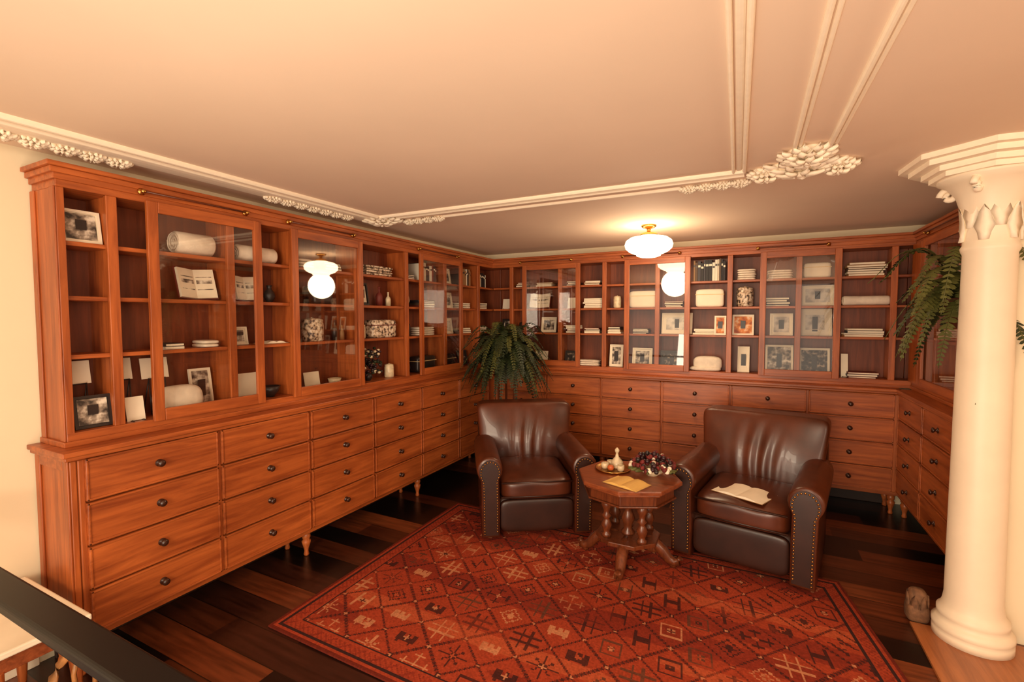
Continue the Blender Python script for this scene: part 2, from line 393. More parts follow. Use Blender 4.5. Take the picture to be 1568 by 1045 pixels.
cabinet('library_cabinet','B',-2.60,1.07,colsB,[-2.436,-1.85,-1.362,-.83,-.184,.36,1.02],[(-2.29,-1.615),(-1.15,-.525),(.06,.665)],(),(-2.68,1.15))
colsR=[3.53,4.1245,4.72]
cabinet('library_cabinet','R',3.50,4.72,colsR,[4.62,4.3,3.9],[(3.60,4.56)],('a','b'),(3.50,5.035))
slab('trim_6',(1.125,4.58,1.09),(1.14,4.79,2.17),WZ)
# ---------------------------------------------------------------- armchairs
def nails(k,pts,step,r,mat):
    acc=0;last=Vector(pts[0]);out=[last.copy()]
    for p in pts[1:]:
        p=Vector(p);seg=(p-last).length
        while acc+seg>=step:
            t=(step-acc)/seg; last=last.lerp(p,t); out.append(last.copy()); seg=(p-last).length; acc=0
        acc+=seg; last=p
    for q in out: k.sup(q,(r,r*.7,r),mat,2,2)
def armchair(loc,rot,sc=1.0):
    E=empty('leather_armchair',loc,rot,sc)
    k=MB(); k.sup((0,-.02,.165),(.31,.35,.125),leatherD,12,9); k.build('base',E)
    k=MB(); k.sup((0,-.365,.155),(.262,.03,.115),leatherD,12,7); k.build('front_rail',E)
    def cu(x,y,z):
        t=max(0,1-(x/.26)**2)
        if z>.34: z+=.02*t*max(0,1-((y+.1)/.32)**2)+.004*math.sin(x*23+y*9)
        return (x,y,z)
    k=MB(); k.sup((0,-.1,.34),(.262,.315,.075),leather,24,6,None,cu)
    k.sweep([(-.255,-.412,.298),(.255,-.412,.298)],.006,leatherD,6); k.sweep([(-.25,-.405,.395),(.25,-.405,.395)],.006,leatherD,6)
    k.build('seat_cushion',E)
    for sx in (-1,1):
        cx,cz,r=.335,.495,.09
        prof=[(.388,.02),(.392,.25),(.397,.42)]
        for i in range(17):
            a=math.radians(-38+i*(256/16)); prof.append((cx+r*math.cos(a),cz+r*math.sin(a)))
        prof+=[(.268,.42),(.264,.25),(.264,.02)]
        n=len(prof); vs=[];fs=[]
        rows=[(-.418,.90),(-.412,.965),(-.395,1.0),(-.2,1.0),(0,.99),(.18,.98),(.30,.95)]
        for y,s_ in rows:
            for x,z in prof:
                X=cx-.008+(x-cx+.008)*s_; Z=.3+(z-.3)*(1-(1-s_)*.35)
                if z>.4: Z+=.02*max(0,(y+.4))*.6
                vs.append((sx*X,y,Z))
        for j in range(len(rows)-1):
            for i in range(n): fs.append((j*n+i,j*n+(i+1)%n,(j+1)*n+(i+1)%n,(j+1)*n+i))
        fs.append(tuple(range(n))); fs.append(tuple((len(rows)-1)*n+i for i in range(n)))
        k=MB(); k.add(vs,fs,leather,None,True)
        pf=[(sx*(cx-.008+(x-cx+.008)*.80),-.424,.3+(z-.3)*.93) for x,z in prof]
        pb=[(x,-.405,z) for x,y,z in pf]
        fs=[tuple(range(n)),tuple(range(2*n-1,n-1,-1))]+[(i,(i+1)%n,n+(i+1)%n,n+i) for i in range(n)]
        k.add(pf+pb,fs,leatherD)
        k.build('arm_'+('left' if sx<0 else 'right'),E)
        k=MB(); pn=[(sx*(cx-.008+(x-cx+.008)*.70),-.427,.3+(z-.3)*.89) for x,z in prof]
        nails(k,pn,.020,.0062,nail); k.build('nailheads_'+('left' if sx<0 else 'right'),E)
    def bk(x,y,z):
        zz=(z-.27)/.56; c=min(1,max(0,zz))
        w=.95+.09*c*c; x*=w
        if y<.27:
            fold=math.exp(-(x/.13)**2)*max(0,math.sin(c*pi))**.8
            y+=.0085*math.sin(x*(84-28*c)+1.8*math.sin(zz*4)+.6)*fold
            y+=.003*math.sin(x*17+z*13)
            y-=.045*math.sin(c*pi)*max(0,1-(x/.42)**2)
        y+=.20*(z-.30)
        return (x,y,z)
    k=MB(); k.sup((0,.27,.55),(.385,.10,.285),leather,44,12,None,bk); k.build('back_rest',E)
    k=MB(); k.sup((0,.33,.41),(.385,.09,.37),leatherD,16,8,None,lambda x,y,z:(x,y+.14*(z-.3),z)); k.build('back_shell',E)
    k=MB()
    for sx in (-1,1):
        for y in (-.34,.33): k.lathe([(.018,0),(.024,.03),(.028,.05)],black,Matrix.Translation((sx*.33,y,0)),10)
    k.build('feet',E)
    return E
armchair((-1.575,3.42,.012),math.atan2(.546,.837),1.03)
armchair((.03,3.62,.012),-math.atan2(.18,.98),1.06)
# ---------------------------------------------------------------- octagonal table
E=empty('octagonal_side_table',(-.70,3.08,.012))
k=MB(); k.prism(ngon(.335,8,-pi/2+.05),.530,.556,WTOP); k.prism(ngon(.318,8,-pi/2+.05),.515,.53,WTOP); k.build('top',E,bevel=.006)
k=MB(); k.prism(ngon(.285,8,-pi/2+.05),.45,.515,WDK); k.prism(ngon(.30,8,-pi/2+.05),.44,.452,WDK); k.build('apron',E,bevel=.004)
k=MB()
turn=[(.03,.17),(.032,.19),(.02,.2),(.026,.22),(.036,.25),(.022,.28),(.018,.29),(.032,.31),(.018,.325),(.022,.35),(.036,.38),(.026,.405),(.018,.415),(.03,.43),(.03,.445)]
for i in range(4):
    a=i*pi/2+pi/4; k.lathe(turn,WDK,Matrix.Translation((.16*math.cos(a),.16*math.sin(a),0)),16)
k.lathe([(.04,.15),(.045,.18),(.025,.2),(.03,.23),(.045,.27),(.03,.31),(.022,.33),(.04,.36),(.045,.39),(.03,.42),(.04,.445)],WDK,None,18)
k.build('turned_columns',E)
k=MB(); k.prism(ngon(.21,8,pi/8),.145,.172,WDK); k.build('lower_platform',E,bevel=.004)
k=MB()
for i in range(4):
    a=i*pi/2+.05
    M=Matrix.Rotation(a,4,'Z')
    pts=[(.06,0,.14),(.12,0,.145),(.18,0,.13),(.225,0,.09),(.255,0,.05),(.29,0,.03),(.318,0,.035),(.328,0,.055),(.315,0,.068)]
    k.sweep(pts,[.034,.036,.038,.036,.032,.028,.026,.02,.012],WDK,10,M)
    k.lathe([(.02,0),(.022,.02),(.016,.03)],WDK,M@Matrix.Translation((.285,0,0)),10)
    k.sup((.16,0,.105),(.05,.022,.035),WDK,6,2.5,M)
k.build('scroll_feet',E)
# ---------------------------------------------------------------- ceiling lamp
def lamp(loc,name='ceiling_lamp'):
    E=empty(name,loc)
    k=MB(); k.lathe([(.06,0),(.06,-.012),(.045,-.022),(.016,-.032),(.016,-.055),(.045,-.062),(.072,-.07),(.075,-.092),(.066,-.094)],brass,None,28); k.build('brass_fitter',E)
    k=MB(); k.lathe([(.066,-.085),(.09,-.092),(.15,-.105),(.182,-.128),(.192,-.158),(.184,-.19),(.155,-.216),(.12,-.232),(.10,-.236),(.095,-.25),(.06,-.262),(.002,-.268)],opal,None,36); k.build('opal_shade',E)
lamp((-.77,4.02,ZC))
lamp((-.9,-.9,ZC)); lamp((2.2,.4,ZC))  # two unseen fixtures out of view, added as fill light
# ---------------------------------------------------------------- rug
def rug():
    kn=.008; nu,nv=350,228
    rng=np.random.RandomState(3)
    pal={'r':lin((154,58,32)),'r2':lin((130,44,26)),'d':lin((46,24,22)),'c':lin((190,128,90)),'o':lin((170,76,44)),'g':lin((84,54,38))}
    img=np.zeros((nv,nu,4)); U,V=np.meshgrid((np.arange(nu)+.5)*kn,(np.arange(nv)+.5)*kn)
    W,H=nu*kn,nv*kn
    base=np.array(pal['r']); img[:]=base
    ab=(np.sin(V*9+np.sin(U*2))+np.sin(V*23+1.3)*.6)
    img[ab>.5]=pal['r2']; img[ab<-1.1]=pal['o']
    bg=img.copy()
    mot=[lambda x,y:(abs(x) in(2,) or abs(y) in (2,)),
     lambda x,y:(x==0 or y==0 or (abs(x)==5 and abs(y)<=2) or (abs(y)==5 and abs(x)<=2)),
     lambda x,y:(abs(x)==3 or (abs(y)<=1 and abs(x)<=3)),
     lambda x,y:(abs(x)==abs(y) or x==0 or y==0) and abs(x)+abs(y)<8,
     lambda x,y:(abs(x)+abs(y)) in (5,2,1,0,),
     lambda x,y:max(abs(x),abs(y)) in (4,1),
     lambda x,y:(abs(x)+abs(y) in (4,5) and (x*y>=0)) or (x==0 and abs(y)<3),
     lambda x,y:abs(y)<=2 and -4<=x<=4 and not (x in(-1,2) and y>0) or (x in (-3,3) and y>-4 and y<0)]
    P=.26
    A=(U+V)/P; B=(U-V)/P+10
    fa=A%1;fb=B%1
    lw=.032
    dots=((np.floor((U-V)/.016)%2)==0); dots2=((np.floor((U+V)/.016)%2)==0)
    l1=(fa<lw*2)&dots; l2=(fb<lw*2)&dots2
    img[(fa<lw*2)]=np.array(pal['r2'])*.7; img[(fb<lw*2)]=np.array(pal['r2'])*.7
    img[l1]=pal['d']; img[l2]=pal['d']
    img[(fa<lw*2)&(fb<lw*2)]=pal['c']
    ia=np.floor(A).astype(int); ib=np.floor(B).astype(int)
    cs=.0115
    for a in range(ia.min(),ia.max()+1):
        for b in range(ib.min(),ib.max()+1):
            su=P*(a+.53); du=P*(b+.53-10)
            cu=(su+du)/2; cv=(su-du)/2
            if cu<-.1 or cv<-.1 or cu>W+.1 or cv>H+.1: continue
            m=mot[rng.randint(len(mot))]; c=pal[['d','d','c','d','c','g'][rng.randint(6)]]; c2=pal[['c','o','d'][rng.randint(3)]]
            for x in range(-6,7):
                for y in range(-6,7):
                    if abs(x)+abs(y)>8: continue
                    if m(x,y):
                        u0=cu+x*cs;v0=cv+y*cs
                        i0,i1=int(round((u0-cs/2)/kn)),int(round((u0+cs/2)/kn)); j0,j1=int(round((v0-cs/2)/kn)),int(round((v0+cs/2)/kn))
                        i0=max(0,i0);j0=max(0,j0)
                        if i1>i0 and j1>j0: img[j0:j1,i0:i1]=c2 if abs(x)+abs(y)<=1 else c
    img=img*.85+bg*.15
    wear=(np.sin(U*7+np.sin(V*5)*2)+np.sin(V*11+U*3))*.5
    img=np.where((wear>.55)[...,None],img*.7+bg*.3,img)
    e=np.minimum(np.minimum(U,W-U),np.minimum(V,H-V))
    bd=e<.12; img[bd]=pal['r']
    img[(e<.12)&(e>.108)]=np.array(pal['d'])*1.3
    zz=(e<.10)&(e>.05)&(((U+V)/.03%1<.22)|((U-V)/.09%1<.15)); img[zz]=pal['r2']
    img[(e<.045)&(e>.035)]=np.array(pal['d'])*1.3; img[e<.02]=np.array(pal['r2'])*.6
    img[...,:3]*=rng.uniform(.78,1.15,(nv,nu,1)); img=np.clip(img,0,1); img[...,3]=1
    c=[(-2.20,1.55),(.84,1.50),(.50,3.36),(-2.225,3.36)]
    s=np.linspace(0,1,nu+1);t=np.linspace(0,1,nv+1);SS,TT=np.meshgrid(s,t)
    X=(1-SS)*(1-TT)*c[0][0]+SS*(1-TT)*c[1][0]+SS*TT*c[2][0]+(1-SS)*TT*c[3][0]
    Y=(1-SS)*(1-TT)*c[0][1]+SS*(1-TT)*c[1][1]+SS*TT*c[2][1]+(1-SS)*TT*c[3][1]
    Z=np.full_like(X,.0105)
    verts=np.stack([X,Y,Z],-1).reshape(-1,3)
    idx=np.arange((nu+1)*(nv+1)).reshape(nv+1,nu+1)
    fs=np.stack([idx[:-1,:-1],idx[:-1,1:],idx[1:,1:],idx[1:,:-1]],-1).reshape(-1,4)
    me=bpy.data.meshes.new('rug'); me.from_pydata(verts.tolist(),[],fs.tolist())
    at=me.color_attributes.new('Col','FLOAT_COLOR','CORNER')
    at.data.foreach_set('color',np.repeat(img.reshape(-1,4),4,axis=0).astype(np.float32).ravel())
    o=bpy.data.objects.new('persian_rug',me);COL.objects.link(o)
    sd=o.modifiers.new('s','SOLIDIFY');sd.thickness=.009;sd.offset=-1
    m,nt,b=newmat('rug_wool'); v=nt.nodes.new('ShaderNodeVertexColor');v.layer_name='Col'
    nt.links.new(v.outputs[0],b.inputs['Base Color']); b.inputs['Roughness'].default_value=.9; b.inputs['Specular IOR Level'].default_value=.2
    me.materials.append(m)
rug()
# ---------------------------------------------------------------- ferns
def fern(name,loc,potz,R,nf,seed,stand=True,hang=False,m1=green,m2=green2,dr=(.35,1.0)):
    E=empty(name,loc); rg=random.Random(seed)
    k=MB()
    k.lathe([(.07,potz-.16),(.075,potz-.155),(.105,potz-.02),(.115,potz-.02),(.118,potz),(.10,potz),(.095,potz-.02),(.01,potz-.02)],terra,None,20); k.build('pot',E)
    if stand:
        k=MB(); zt=potz-.16
        k.prism(ngon(.13,20,0),zt-.02,zt,WDK)
        for i in range(3):
            a=i*2*pi/3; k.sweep([(.1*math.cos(a),.1*math.sin(a),zt-.02),(.06*math.cos(a),.06*math.sin(a),zt*.5),(.13*math.cos(a),.13*math.sin(a),0.005)],.012,WDK,8)
        k.prism(ngon(.07,16,0),zt*.5-.01,zt*.5+.005,WDK); k.build('plant_stand',E)
    if hang:
        k=MB()
        for i in range(3):
            a=i*2*pi/3; k.cyl((.11*math.cos(a),.11*math.sin(a),potz-.01),(0,0,ZC-.1),.002,tin,5)
        k.cyl((0,0,ZC-.1),(0,0,ZC),.003,tin,5); k.build('hanging_cords',E)
    k=MB()
    for i in range(nf):
        a=rg.uniform(0,2*pi)
        L=R*rg.uniform(.6,1.15); up=rg.uniform(.1,1.15); droop=rg.uniform(*dr)
        n=16; pts=[]
        for j in range(n+1):
            t=j/n; r=.03+L*(t**.85)*(1-.35*up*(1-t))*(1-.25*max(0,droop-.6)*t) ; z=potz+L*(up*.95*math.sin(min(1,t*1.1)*pi*.62)-droop*t*t*(1.6-.5*up))
            pts.append(Vector((r*math.cos(a),r*math.sin(a),z)))
        k.sweep(pts,.0022,m1,3)
        mt=m1 if rg.random()<.75 else m2
        side=Vector((-math.sin(a),math.cos(a),0))
        for j in range(1,n):
            for q in (0,.5):
                p=pts[j].lerp(pts[j+1],q); t=(j+q)/n; d=(pts[j+1]-pts[j]).normalized()
                l=.05*math.sin(pi*(t*.85+.12))**.7*(R/.4)
                for sg in (-1,1):
                    s2=(side*sg+d*.35+Vector((0,0,rg.uniform(-.45,.15)))).normalized()
                    w=d*.007
                    k.add([p-w,p+s2*l*.6-w*1.1,p+s2*l,p+s2*l*.6+w*1.1,p+w],[(0,1,2,3,4)],mt)
    k.build('fronds',E,fixn=False)
    return E
fern('potted_fern',(-2.17,4.17,0),1.20,.39,230,5)
fern('hanging_fern',(1.03,3.34,0),1.70,.36,56,9,False,True,green2,green,(.4,1.0))
# ---------------------------------------------------------------- handrail, low table, child chair (lower-left)
E=empty('stair_railing')
k=MB(); k.box((XL,.44,.87),(-.55,.515,.90),black); k.build('handrail',E,bevel=.008,seg=3)
k=MB()
for x in (-2.85,-2.15,-.95): k.box((x-.012,.465,.10),(x+.012,.49,.87),black)
k.box((XL,.46,.08),(-.55,.495,.11),black); k.box((-.61,.44,0),(-.55,.515,.89),black); k.build('balusters',E,bevel=.003)
E=empty('low_table',(-2.57,.70,0))
k=MB(); k.box((-.30,-.14,.425),(.30,.16,.45),white); k.build('white_top',E,bevel=.006)
k=MB(); k.box((-.27,-.11,.36),(.27,.13,.425),WTOP)
for x in (-.26,.26):
    for y in (-.10,.12): k.lathe([(.014,0),(.02,.1),(.016,.2),(.025,.3),(.025,.37)],WL_leg,Matrix.Translation((x,y,0)),12)
k.build('frame',E,bevel=.003)
# ---------------------------------------------------------------- shelf items
def put(k,name,side,u,v,z,bevel=0):
    if side=='L': loc=(-2.68-v,u,z);rot=pi/2
    else: loc=(u,4.80+v,z);rot=0
    return k.build(name,None,loc,rot,bevel)
def tiltM(a): return Matrix.Rotation(-math.radians(a),4,'X')
def frame(side,u,z,w,h,art,fr=white,v=.10,mat=0.2,name='framed_photo'):
    k=MB();M=tiltM(9);t=.012
    k.box((-w/2,0,0),(w/2,.006,h),fr,M)
    k.box((-w/2,-.008,0),(-w/2+t,0,h),fr,M);k.box((w/2-t,-.008,0),(w/2,0,h),fr,M);k.box((-w/2+t,-.008,0),(w/2-t,0,t),fr,M);k.box((-w/2+t,-.008,h-t),(w/2-t,0,h),fr,M)
    g=mat*min(w,h)*.5+t
    k.box((-w/2+g,-.003,g),(w/2-g,0,h-g),art,M)
    k.box((-.02,.006,h*.1),(.02,.01,h*.7),tin,M@Matrix.Rotation(.15,4,'X'))
    return put(k,name,side,u,v,z+.0015)
def card(side,u,z,w,h,stand=.0,v=.08,mt=white,name='display_card'):
    k=MB()
    M=Matrix.Translation((0,0,stand))@tiltM(10)
    k.box((-w/2,0,0),(w/2,.003,h),mt,M)
    k.cyl((-w*.3,-.012,stand),(-w*.3,.05,0.003),.003,tin,6);k.cyl((w*.3,-.012,stand),(w*.3,.05,0.003),.003,tin,6)
    k.cyl((-w*.3,-.012,stand+.004),(-w*.3,-.03,0.003),.003,tin,6);k.cyl((w*.3,-.012,stand+.004),(w*.3,-.03,.003),.003,tin,6)
    k.cyl((-w*.3,-.006,stand),(w*.3,-.006,stand),.003,tin,6)
    return put(k,name,side,u,v,z)
def openbook(side,u,z,w,h,v=.10,cov=None,name='open_book'):
    k=MB(); cov=cov or bookc[2]
    base=tiltM(16)
    for sg in (-1,1):
        M=base@Matrix.Rotation(-sg*.28,4,'Z')
        k.box((0,0,0),(sg*w/2,.006,h),cov,M)
        k.box((0,-.014,.006),(sg*(w/2-.006),0,h-.006),white,M)
        for i in range(3):
            zz=h*.3+i*h*.2; k.box((sg*.012,-.0145,zz),(sg*(w/2-.02),-.014,zz+h*(.12 if i==1 else .025)),photo_bw,M)
    return put(k,name,side,u,v,z+.001)
def bookrow(side,u,z,w,seed,h=.18,v=.05,name='book_row'):
    R=random.Random(seed);k=MB();x=-w/2
    while x<w/2-.012:
        t=R.uniform(.014,.03);hh=h*R.uniform(.82,1.0);m=R.choice(bookc)
        if x+t>w/2: break
        k.box((x,0,0),(x+t-.0015,.12,hh),m); k.box((x+.002,-.0012,hh*.7),(x+t-.0035,0,hh*.8),white if m in (bookc[0],bookc[3],bookc[6]) else tin)
        x+=t
    return put(k,name,side,u,v,z,.0015)
def stack(side,u,z,w,n,seed,v=.04,mats=None,name='book_stack'):
    R=random.Random(seed);k=MB();zz=0
    for i in range(n):
        t=R.uniform(.012,.022);ww=w*R.uniform(.85,1);m=R.choice(mats or bookc);dx=R.uniform(-.01,.01)
        k.box((-ww/2+dx,0,zz),(ww/2+dx,.13,zz+t),m); k.box((-ww/2+dx+.004,-.001,zz+.003),(ww/2+dx-.003,.128,zz+t-.003),white); zz+=t+.0006
    return put(k,name,side,u,v,z,.0015)
def roll(side,u,z,w,r,name='rolled_towel',v=.09):
    k=MB()
    M=Matrix.Translation((0,0,r+.001))@Matrix.Rotation(pi/2,4,'Y')
    k.lathe([(r*.4,-w/2+.012),(r*.85,-w/2),(r,-w/2+.012),(r*.98,0),(r,w/2-.012),(r*.85,w/2),(r*.4,w/2-.012)],cloth,M,20)
    pts=[(-w/2-.001,r*(.15+.75*j/40)*math.cos(j*.4),r*(.15+.75*j/40)*math.sin(j*.4)) for j in range(41)]
    k.sweep([(p[0],p[1],r+.001+p[2]) for p in pts],.003,cloth,4)
    return put(k,name,side,u,v,z)
def folded(side,u,z,w,n,name='folded_cloth',m=None,h=.02,v=.10,d=.07):
    k=MB()
    for i in range(n): k.sup((random.uniform(-.004,.004),0,h/2+i*h),(w/2*random.uniform(.94,1),d,h/2*1.02),m or cloth,8,4)
    return put(k,name,side,u,v,z)
def vessel(side,u,z,prof,m,name,v=.10,extra=None):
    k=MB();k.lathe(prof,m,None,24)
    if extra: extra(k)
    return put(k,name,side,u,v,z)
JAR=lambda r,h:[(r*.85,0),(r,h*.06),(r,h*.75),(r*.9,h*.8),(r*.95,h*.82),(r*.95,h*.9),(r*.5,h*.96),(r*.12,h*.97),(r*.15,h),(.002,h)]
BOT=lambda r,h:[(r,0),(r,h*.5),(r*.8,h*.62),(r*.3,h*.72),(r*.28,h*.93),(r*.38,h*.94),(r*.38,h),(.002,h)]
BOWL=lambda r,h:[(r*.4,0),(r*.42,h*.1),(r*.8,h*.5),(r,h),(r*.93,h),(r*.7,h*.5),(.002,h*.15)]
VASE=lambda r,h:[(r*.5,0),(r*.55,h*.04),(r,h*.35),(r*.85,h*.6),(r*.4,h*.8),(r*.45,h*.95),(r*.55,h),(r*.35,h),(.002,h*.9)]
def boxy(side,u,z,w,h,m,name,v=.12,d=.06,lid=None):
    k=MB();k.sup((0,0,h/2),(w/2,d,h/2),m,8,9);k.box((-w/2-.002,-d-.002,h*.68),(w/2+.002,d+.002,h*.72),lid or cream);return put(k,name,side,u,v,z)
B0,S1,S2,S3=ZU0,SH[0],SH[1],SH[2]
frame('L',1.065,S3,.145,.15,photo_bw,white,v=.06,mat=.05)
card('L',1.05,B0,.12,.11,.20,v=.15); card('L',1.23,B0,.10,.11,.20,v=.15)
frame('L',1.075,B0,.145,.15,photo_bw,tin,v=.05,mat=.05)
card('L',1.245,B0,.08,.12,.0,v=.05)
card('L',1.39,B0,.13,.11,.19,v=.16)
roll('L',1.56,S3,.20,.062);roll('L',1.93,S3,.26,.05)
openbook('L',1.58,S2,.22,.18);openbook('L',1.87,S2,.17,.16)
k=MB();k.sup((0,0,.075),(.12,.05,.075),cloth,10,3,tiltM(12));put(k,'white_pillow','L',1.46,.07,B0)
frame('L',1.625,B0,.12,.22,photo_bw,white,v=.15,mat=.05); card('L',1.87,B0,.15,.15,.02,v=.10); frame('L',1.83,S1,.09,.11,photo_bw,white,v=.10)
folded('L',1.62,S1,.10,2); stack('L',1.42,S1,.10,2,3)
def flatbook(side,u,z,w,v=.10,name='open_book',m=white,loc=None,rot=0):
    k=MB(); n=8
    k.box((-w/2-.003,-w*.36,0),(w/2+.003,w*.36,.003),bookc[4])
    for sg in (-1,1):
        vs=[];fs=[]
        for i in range(n+1):
            t=i/n; x=sg*w/2*t; zz=.004+.016*math.sin(pi*min(1,t*1.15+.08))**.8*(1-.45*t)
            for y in (-w*.35,w*.35): vs+=[(x,y,zz),(x,y,.003)]
        for i in range(n):
            a=i*4;b=a+4
            fs+=[(a,a+2,b+2,b),(a+1,b+1,b+3,a+3),(a,b,b+1,a+1),(a+2,a+3,b+3,b+2)]
        fs+=[(0,1,3,2),(n*4,n*4+2,n*4+3,n*4+1)]
        k.add(vs,fs,m)
    if loc: return k.build(name,None,loc,rot)
    return put(k,name,side,u,v,z)
flatbook('L',2.03,S1,.17)
vessel('L',2.02,B0,BOWL(.06,.07),tin,'small_bowl')
vessel('L',2.03,S2,VASE(.035,.11),tin,'small_vase')
boxy('L',2.42,S2,.17,.13,tin,'tin_box',v=.1,lid=bookc[4])
vessel('L',2.36,S1,JAR(.075,.17),patt,'patterned_jar')
vessel('L',2.56,S1,BOT(.022,.15),tin,'glass_bottle')
vessel('L',2.63,S1,BOT(.018,.11),bookc[4],'glass_bottle')
card('L',2.34,B0,.13,.12,.01,v=.08); vessel('L',2.23,B0,VASE(.03,.14),tin,'small_vase',v=.15)
stack('L',2.5,S3,.16,3,5); vessel('L',2.55,B0,BOWL(.05,.06),cerm,'small_bowl'); folded('L',2.28,S3,.14,3)
folded('L',2.98,S3,.38,4,'patterned_cloth',patt); frame('L',2.84,S2,.12,.18,white,tin,v=.08)
vessel('L',3.04,S2,BOT(.028,.16),bookc[2],'glass_bottle'); vessel('L',3.15,S2,BOT(.022,.12),cerm,'glass_bottle')
boxy('L',3.05,S1,.28,.15,patt,'decorated_box',v=.1,lid=bookc[2])
vessel('L',2.82,S1,JAR(.04,.12),cerm,'patterned_jar')
def flowers(k,r=.10,h=.10,n=60,seed=1,mats=None):
    R=random.Random(seed)
    for i in range(n):
        a=R.uniform(0,2*pi);q=r*math.sqrt(R.random());z=h*R.uniform(.2,1)
        k.sup((q*math.cos(a),q*math.sin(a)*.5,z),(.014,.014,.012),R.choice(mats or [dwine,dred,tin]),3,2)
def fl(k): flowers(k,.14,.26,130,2,[tin,dwine,green,cerm,tin])
vessel('L',2.90,B0,VASE(.035,.08),tin,'vase_of_dried_flowers',extra=fl)
vessel('L',3.15,B0,JAR(.04,.12),cerm,'patterned_jar')
vessel('L',3.38,S2,VASE(.035,.15),cerm,'small_vase');vessel('L',3.38,B0,VASE(.035,.15),tin,'small_vase');stack('L',3.38,S3,.12,3,8);vessel('L',3.38,S1,JAR(.04,.12),tin,'patterned_jar')
stack('L',3.62,S2,.25,4,9);folded('L',3.62,S1,.26,4);frame('L',4.02,S1,.22,.16,print_pl,white);boxy('L',3.64,B0,.28,.15,tin,'tin_box',v=.12);frame('L',4.0,S3,.2,.16,photo_bw,white);bookrow('L',3.65,S3,.28,61,.17)
frame('L',4.02,S2,.22,.16,photo_bw,white);boxy('L',4.02,B0,.22,.14,tin,'tin_box',v=.12)
bookrow('L',4.30,S3,.26,4,.18);folded('L',4.3,S2,.2,3);stack('L',4.3,S1,.2,3,11);frame('L',4.32,B0,.18,.16,photo_dk,tin)
stack('L',4.65,S2,.18,4,41);bookrow('L',4.64,S3,.2,42,.17);stack('L',4.65,S1,.18,4,43);boxy('L',4.65,B0,.18,.14,white,'white_box')
# back cabinet (u = world X)
openbook('B',-2.12,S2,.26,.17);card('B',-2.53,S2,.12,.12,0);frame('B',-2.02,S1,.18,.17,photo_bw,white);card('B',-2.10,B0,.15,.14,.0);frame('B',-2.55,S1,.12,.15,photo_bw,tin)
stack('B',-2.33,S3,.12,3,2); stack('B',-1.72,S3,.14,3,7); stack('B',-2.05,S3,.2,3,44);vessel('B',-2.34,S1,JAR(.04,.12),tin,'patterned_jar')
stack('B',-1.49,S2,.22,6,14,mats=[bookc[1],bookc[5],bookc[4]]);stack('B',-1.72,S1,.16,4,15);stack('B',-1.5,S3,.18,3,16);stack('B',-1.5,S1,.18,4,45)
folded('B',-1.55,B0,.26,3);frame('B',-1.25,B0,.14,.23,photo_bw,white,v=.07);stack('B',-1.26,S1,.14,4,17);card('B',-1.73,S2,.12,.12,0);frame('B',-1.76,B0,.13,.15,photo_dk,tin)
vessel('B',-1.25,S2,JAR(.04,.13),cerm,'patterned_jar')
boxy('B',-.98,S2,.28,.17,white,'white_box')
frame('B',-.66,S1,.29,.21,print_pl,white,v=.12,mat=.3);stack('B',-1.0,S1,.16,4,31)
frame('B',-.99,B0,.2,.2,photo_bw,white);frame('B',-.70,B0,.22,.18,photo_dk,tin);stack('B',-.68,S2,.18,4,32)
bookrow('B',-.36,S3,.29,21,.21);boxy('B',-.36,S2,.25,.17,white,'white_box')
stack('B',-.38,S1,.24,3,24,mats=[bookc[1],bookc[5]]);k=MB();k.sup((0,0,.07),(.13,.06,.07),cloth,10,3.2);k.sup((-.02,-.01,.02),(.14,.07,.022),cloth,8,3.2);put(k,'folded_blanket','B',-.37,.11,B0)
frame('B',-.07,S1,.18,.19,photo_or,white,v=.07,mat=.05); frame('B',-.26,S1,.10,.18,photo_or,white,v=.01,mat=.1)
vessel('B',-.06,S2,JAR(.072,.19),patt,'patterned_jar');folded('B',-.05,S3,.16,5);frame('B',-.06,B0,.10,.24,white,white,v=.09)
frame('B',.50,S1,.25,.24,print_pl,white,v=.13,mat=.35);frame('B',.24,S1,.18,.20,print_pl,white);folded('B',.22,S3,.2,4);stack('B',.2,S2,.2,4,25);frame('B',.51,S2,.24,.18,print_pl,white);boxy('B',.5,S3,.2,.13,white,'white_box')
frame('B',.23,B0,.22,.26,photo_bw,white,mat=.05);frame('B',.50,B0,.23,.24,photo_dk,white,mat=.05)
stack('B',.84,S3,.28,6,26,mats=[bookc[4],bookc[1],bookc[7]]);roll('B',.85,S2,.32,.04,'rolled_map');stack('B',.84,S1,.28,4,27);stack('B',.84,B0,.22,3,28);card('B',.72,B0,.05,.2,0,v=.09)
# ---------------------------------------------------------------- table-top things
TZ=.012+.557
k=MB();k.lathe([(.10,0),(.115,.006),(.12,.014),(.113,.014),(.105,.008),(.002,.006)],brass,None,28)
k.lathe([(.035,.008),(.045,.02),(.04,.05),(.012,.085),(.008,.11),(.014,.115),(.016,.13),(.004,.145)],cerm,Matrix.Translation((.02,.03,0)),18)
for q in ((-.05,-.02),(.06,-.03),(-.03,.05)): k.lathe([(.02,.008),(.026,.03),(.024,.045),(.018,.046),(.016,.02),(.002,.02)],cerm,Matrix.Translation((q[0],q[1],0)),14)
k.sup((0,-.06,.03),(.022,.018,.02),simple('fruit_orange',(190,90,40),.5),5,2)
k.build('tea_tray',None,(-.82,3.14,TZ))
k=MB();k.lathe(BOWL(.085,.05),cerm,None,24)
R=random.Random(4)
for i in range(130):
    a=R.uniform(0,2*pi);q=.14*math.sqrt(R.random());k.sup((q*math.cos(a),q*math.sin(a),.05+.10*(1-(q/.16)**2)*R.uniform(.4,1)),(.015,.015,.015),R.choice([dwine,dwine,dred,dred,tin,white]),3,2)
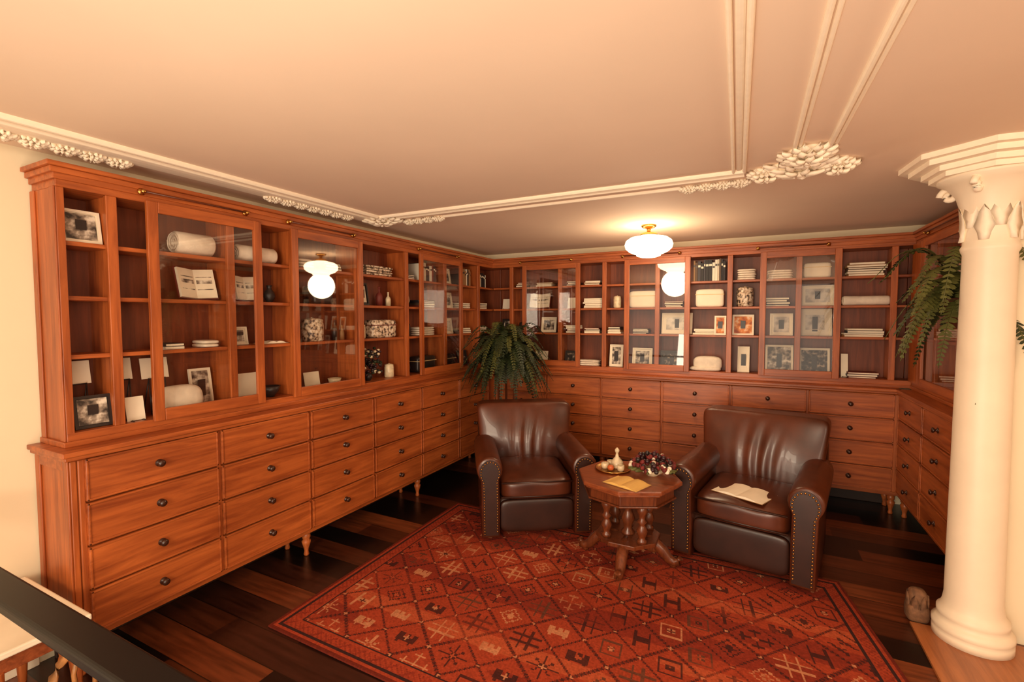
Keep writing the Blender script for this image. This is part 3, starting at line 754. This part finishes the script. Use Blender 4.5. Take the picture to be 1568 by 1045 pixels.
for i in range(14):
    a=R.uniform(0,2*pi);leaf(k,Matrix.Translation((.08*math.cos(a),.08*math.sin(a),.06))@Matrix.Rotation(a-pi/2,4,'Z'),.09,.04,.01,green2)
k.build('flower_and_grape_bowl',None,(-.56,3.14,TZ))
flatbook(None,0,0,.24,loc=(-.67,2.90,TZ),rot=-.35,m=yell)
flatbook(None,0,0,.32,loc=(-.02,3.37,.462),rot=-.42,name='open_book')
E=empty('carved_low_chair',(-2.0,.72,0),.9)
gold=simple('carved_gilt_wood',(150,100,55),.45,noise=.4,nscale=30,bump=.4)
k=MB()
k.sup((0,0,.24),(.13,.12,.025),WTOP,8,5)
pts=[(-.12,.11,.0),(-.12,.11,.26)]+[(-.12*math.cos(t*pi/10),.12,.30+.13*math.sin(t*pi/10)) for t in range(11)]+[(.12,.11,.26),(.12,.11,0)]
k.sweep(pts,.014,gold,8)
for x in (-.1,.1): k.cyl((x,-.1,0),(x,-.09,.23),.012,gold)
for x in (-.05,0,.05): k.sweep([(x,.11,.25),(x*1.2,.12,.33),(x,.12,.41-abs(x)*.6)],.008,gold,6)
k.sup((0,.12,.44),(.035,.02,.035),gold,6,2.4)
k.build('chair_body',E)
# ---------------------------------------------------------------- lights
def area(n,loc,size,power,col,target,sy=None):
    d=bpy.data.lights.new(n,'AREA'); d.energy=power; d.color=col; d.size=size; d.shape='RECTANGLE'; d.size_y=sy or size
    o=bpy.data.objects.new(n,d); COL.objects.link(o); o.location=loc
    o.rotation_euler=(Vector(target)-Vector(loc)).to_track_quat('-Z','Y').to_euler(); return o
area('fill_light_behind',(-.53,-2.0,1.75),1.25,92,(1,.82,.60),(-.8,4,1.1),1.0)  # added fill behind the camera, no fitting; placed clear of the door glass reflections
area('fill_light_right',(2.6,-.6,1.9),1.4,40,(1,.82,.60),(-1.8,2.6,1.2),.9)  # added fill from the right for the left cabinets, no fitting
area('ceiling_fill',(-.6,-.2,.7),1.4,52,(1,.82,.62),(-.5,2.0,2.36))  # added fill aimed upward to brighten the ceiling, no real lamp
def point(n,loc,p,col,r=.1):
    d=bpy.data.lights.new(n,'POINT'); d.energy=p; d.color=col; d.shadow_soft_size=r; o=bpy.data.objects.new(n,d); COL.objects.link(o); o.location=loc
point('lamp_glow',(-.77,4.02,1.98),15,(1,.76,.50),.15)
w=bpy.data.worlds.new('w'); S.world=w; w.use_nodes=True; w.node_tree.nodes['Background'].inputs[0].default_value=(1,.8,.62,1); w.node_tree.nodes['Background'].inputs[1].default_value=.6
S.view_settings.view_transform='Standard'
# ---------------------------------------------------------------- camera
cam=bpy.data.cameras.new('cam'); co=bpy.data.objects.new('camera',cam); COL.objects.link(co)
yaw,pit,rol=.4681,.0490,.0013
cy,sy,cp,sp=math.cos(yaw),math.sin(yaw),math.cos(pit),math.sin(pit)
Rv=Vector((cy,sy,0)); Fv=Vector((-sy*cp,cy*cp,-sp)); Uv=Vector((-sy*sp,cy*sp,cp))
R2=Rv*math.cos(rol)-Uv*math.sin(rol); U2=Rv*math.sin(rol)+Uv*math.cos(rol)
M=Matrix((R2,U2,-Fv)).transposed().to_4x4(); M.translation=Vector((0,0,1.6)); co.matrix_world=M
cam.sensor_width=36; cam.lens=725.05/1568*36; cam.clip_start=.05
S.camera=co
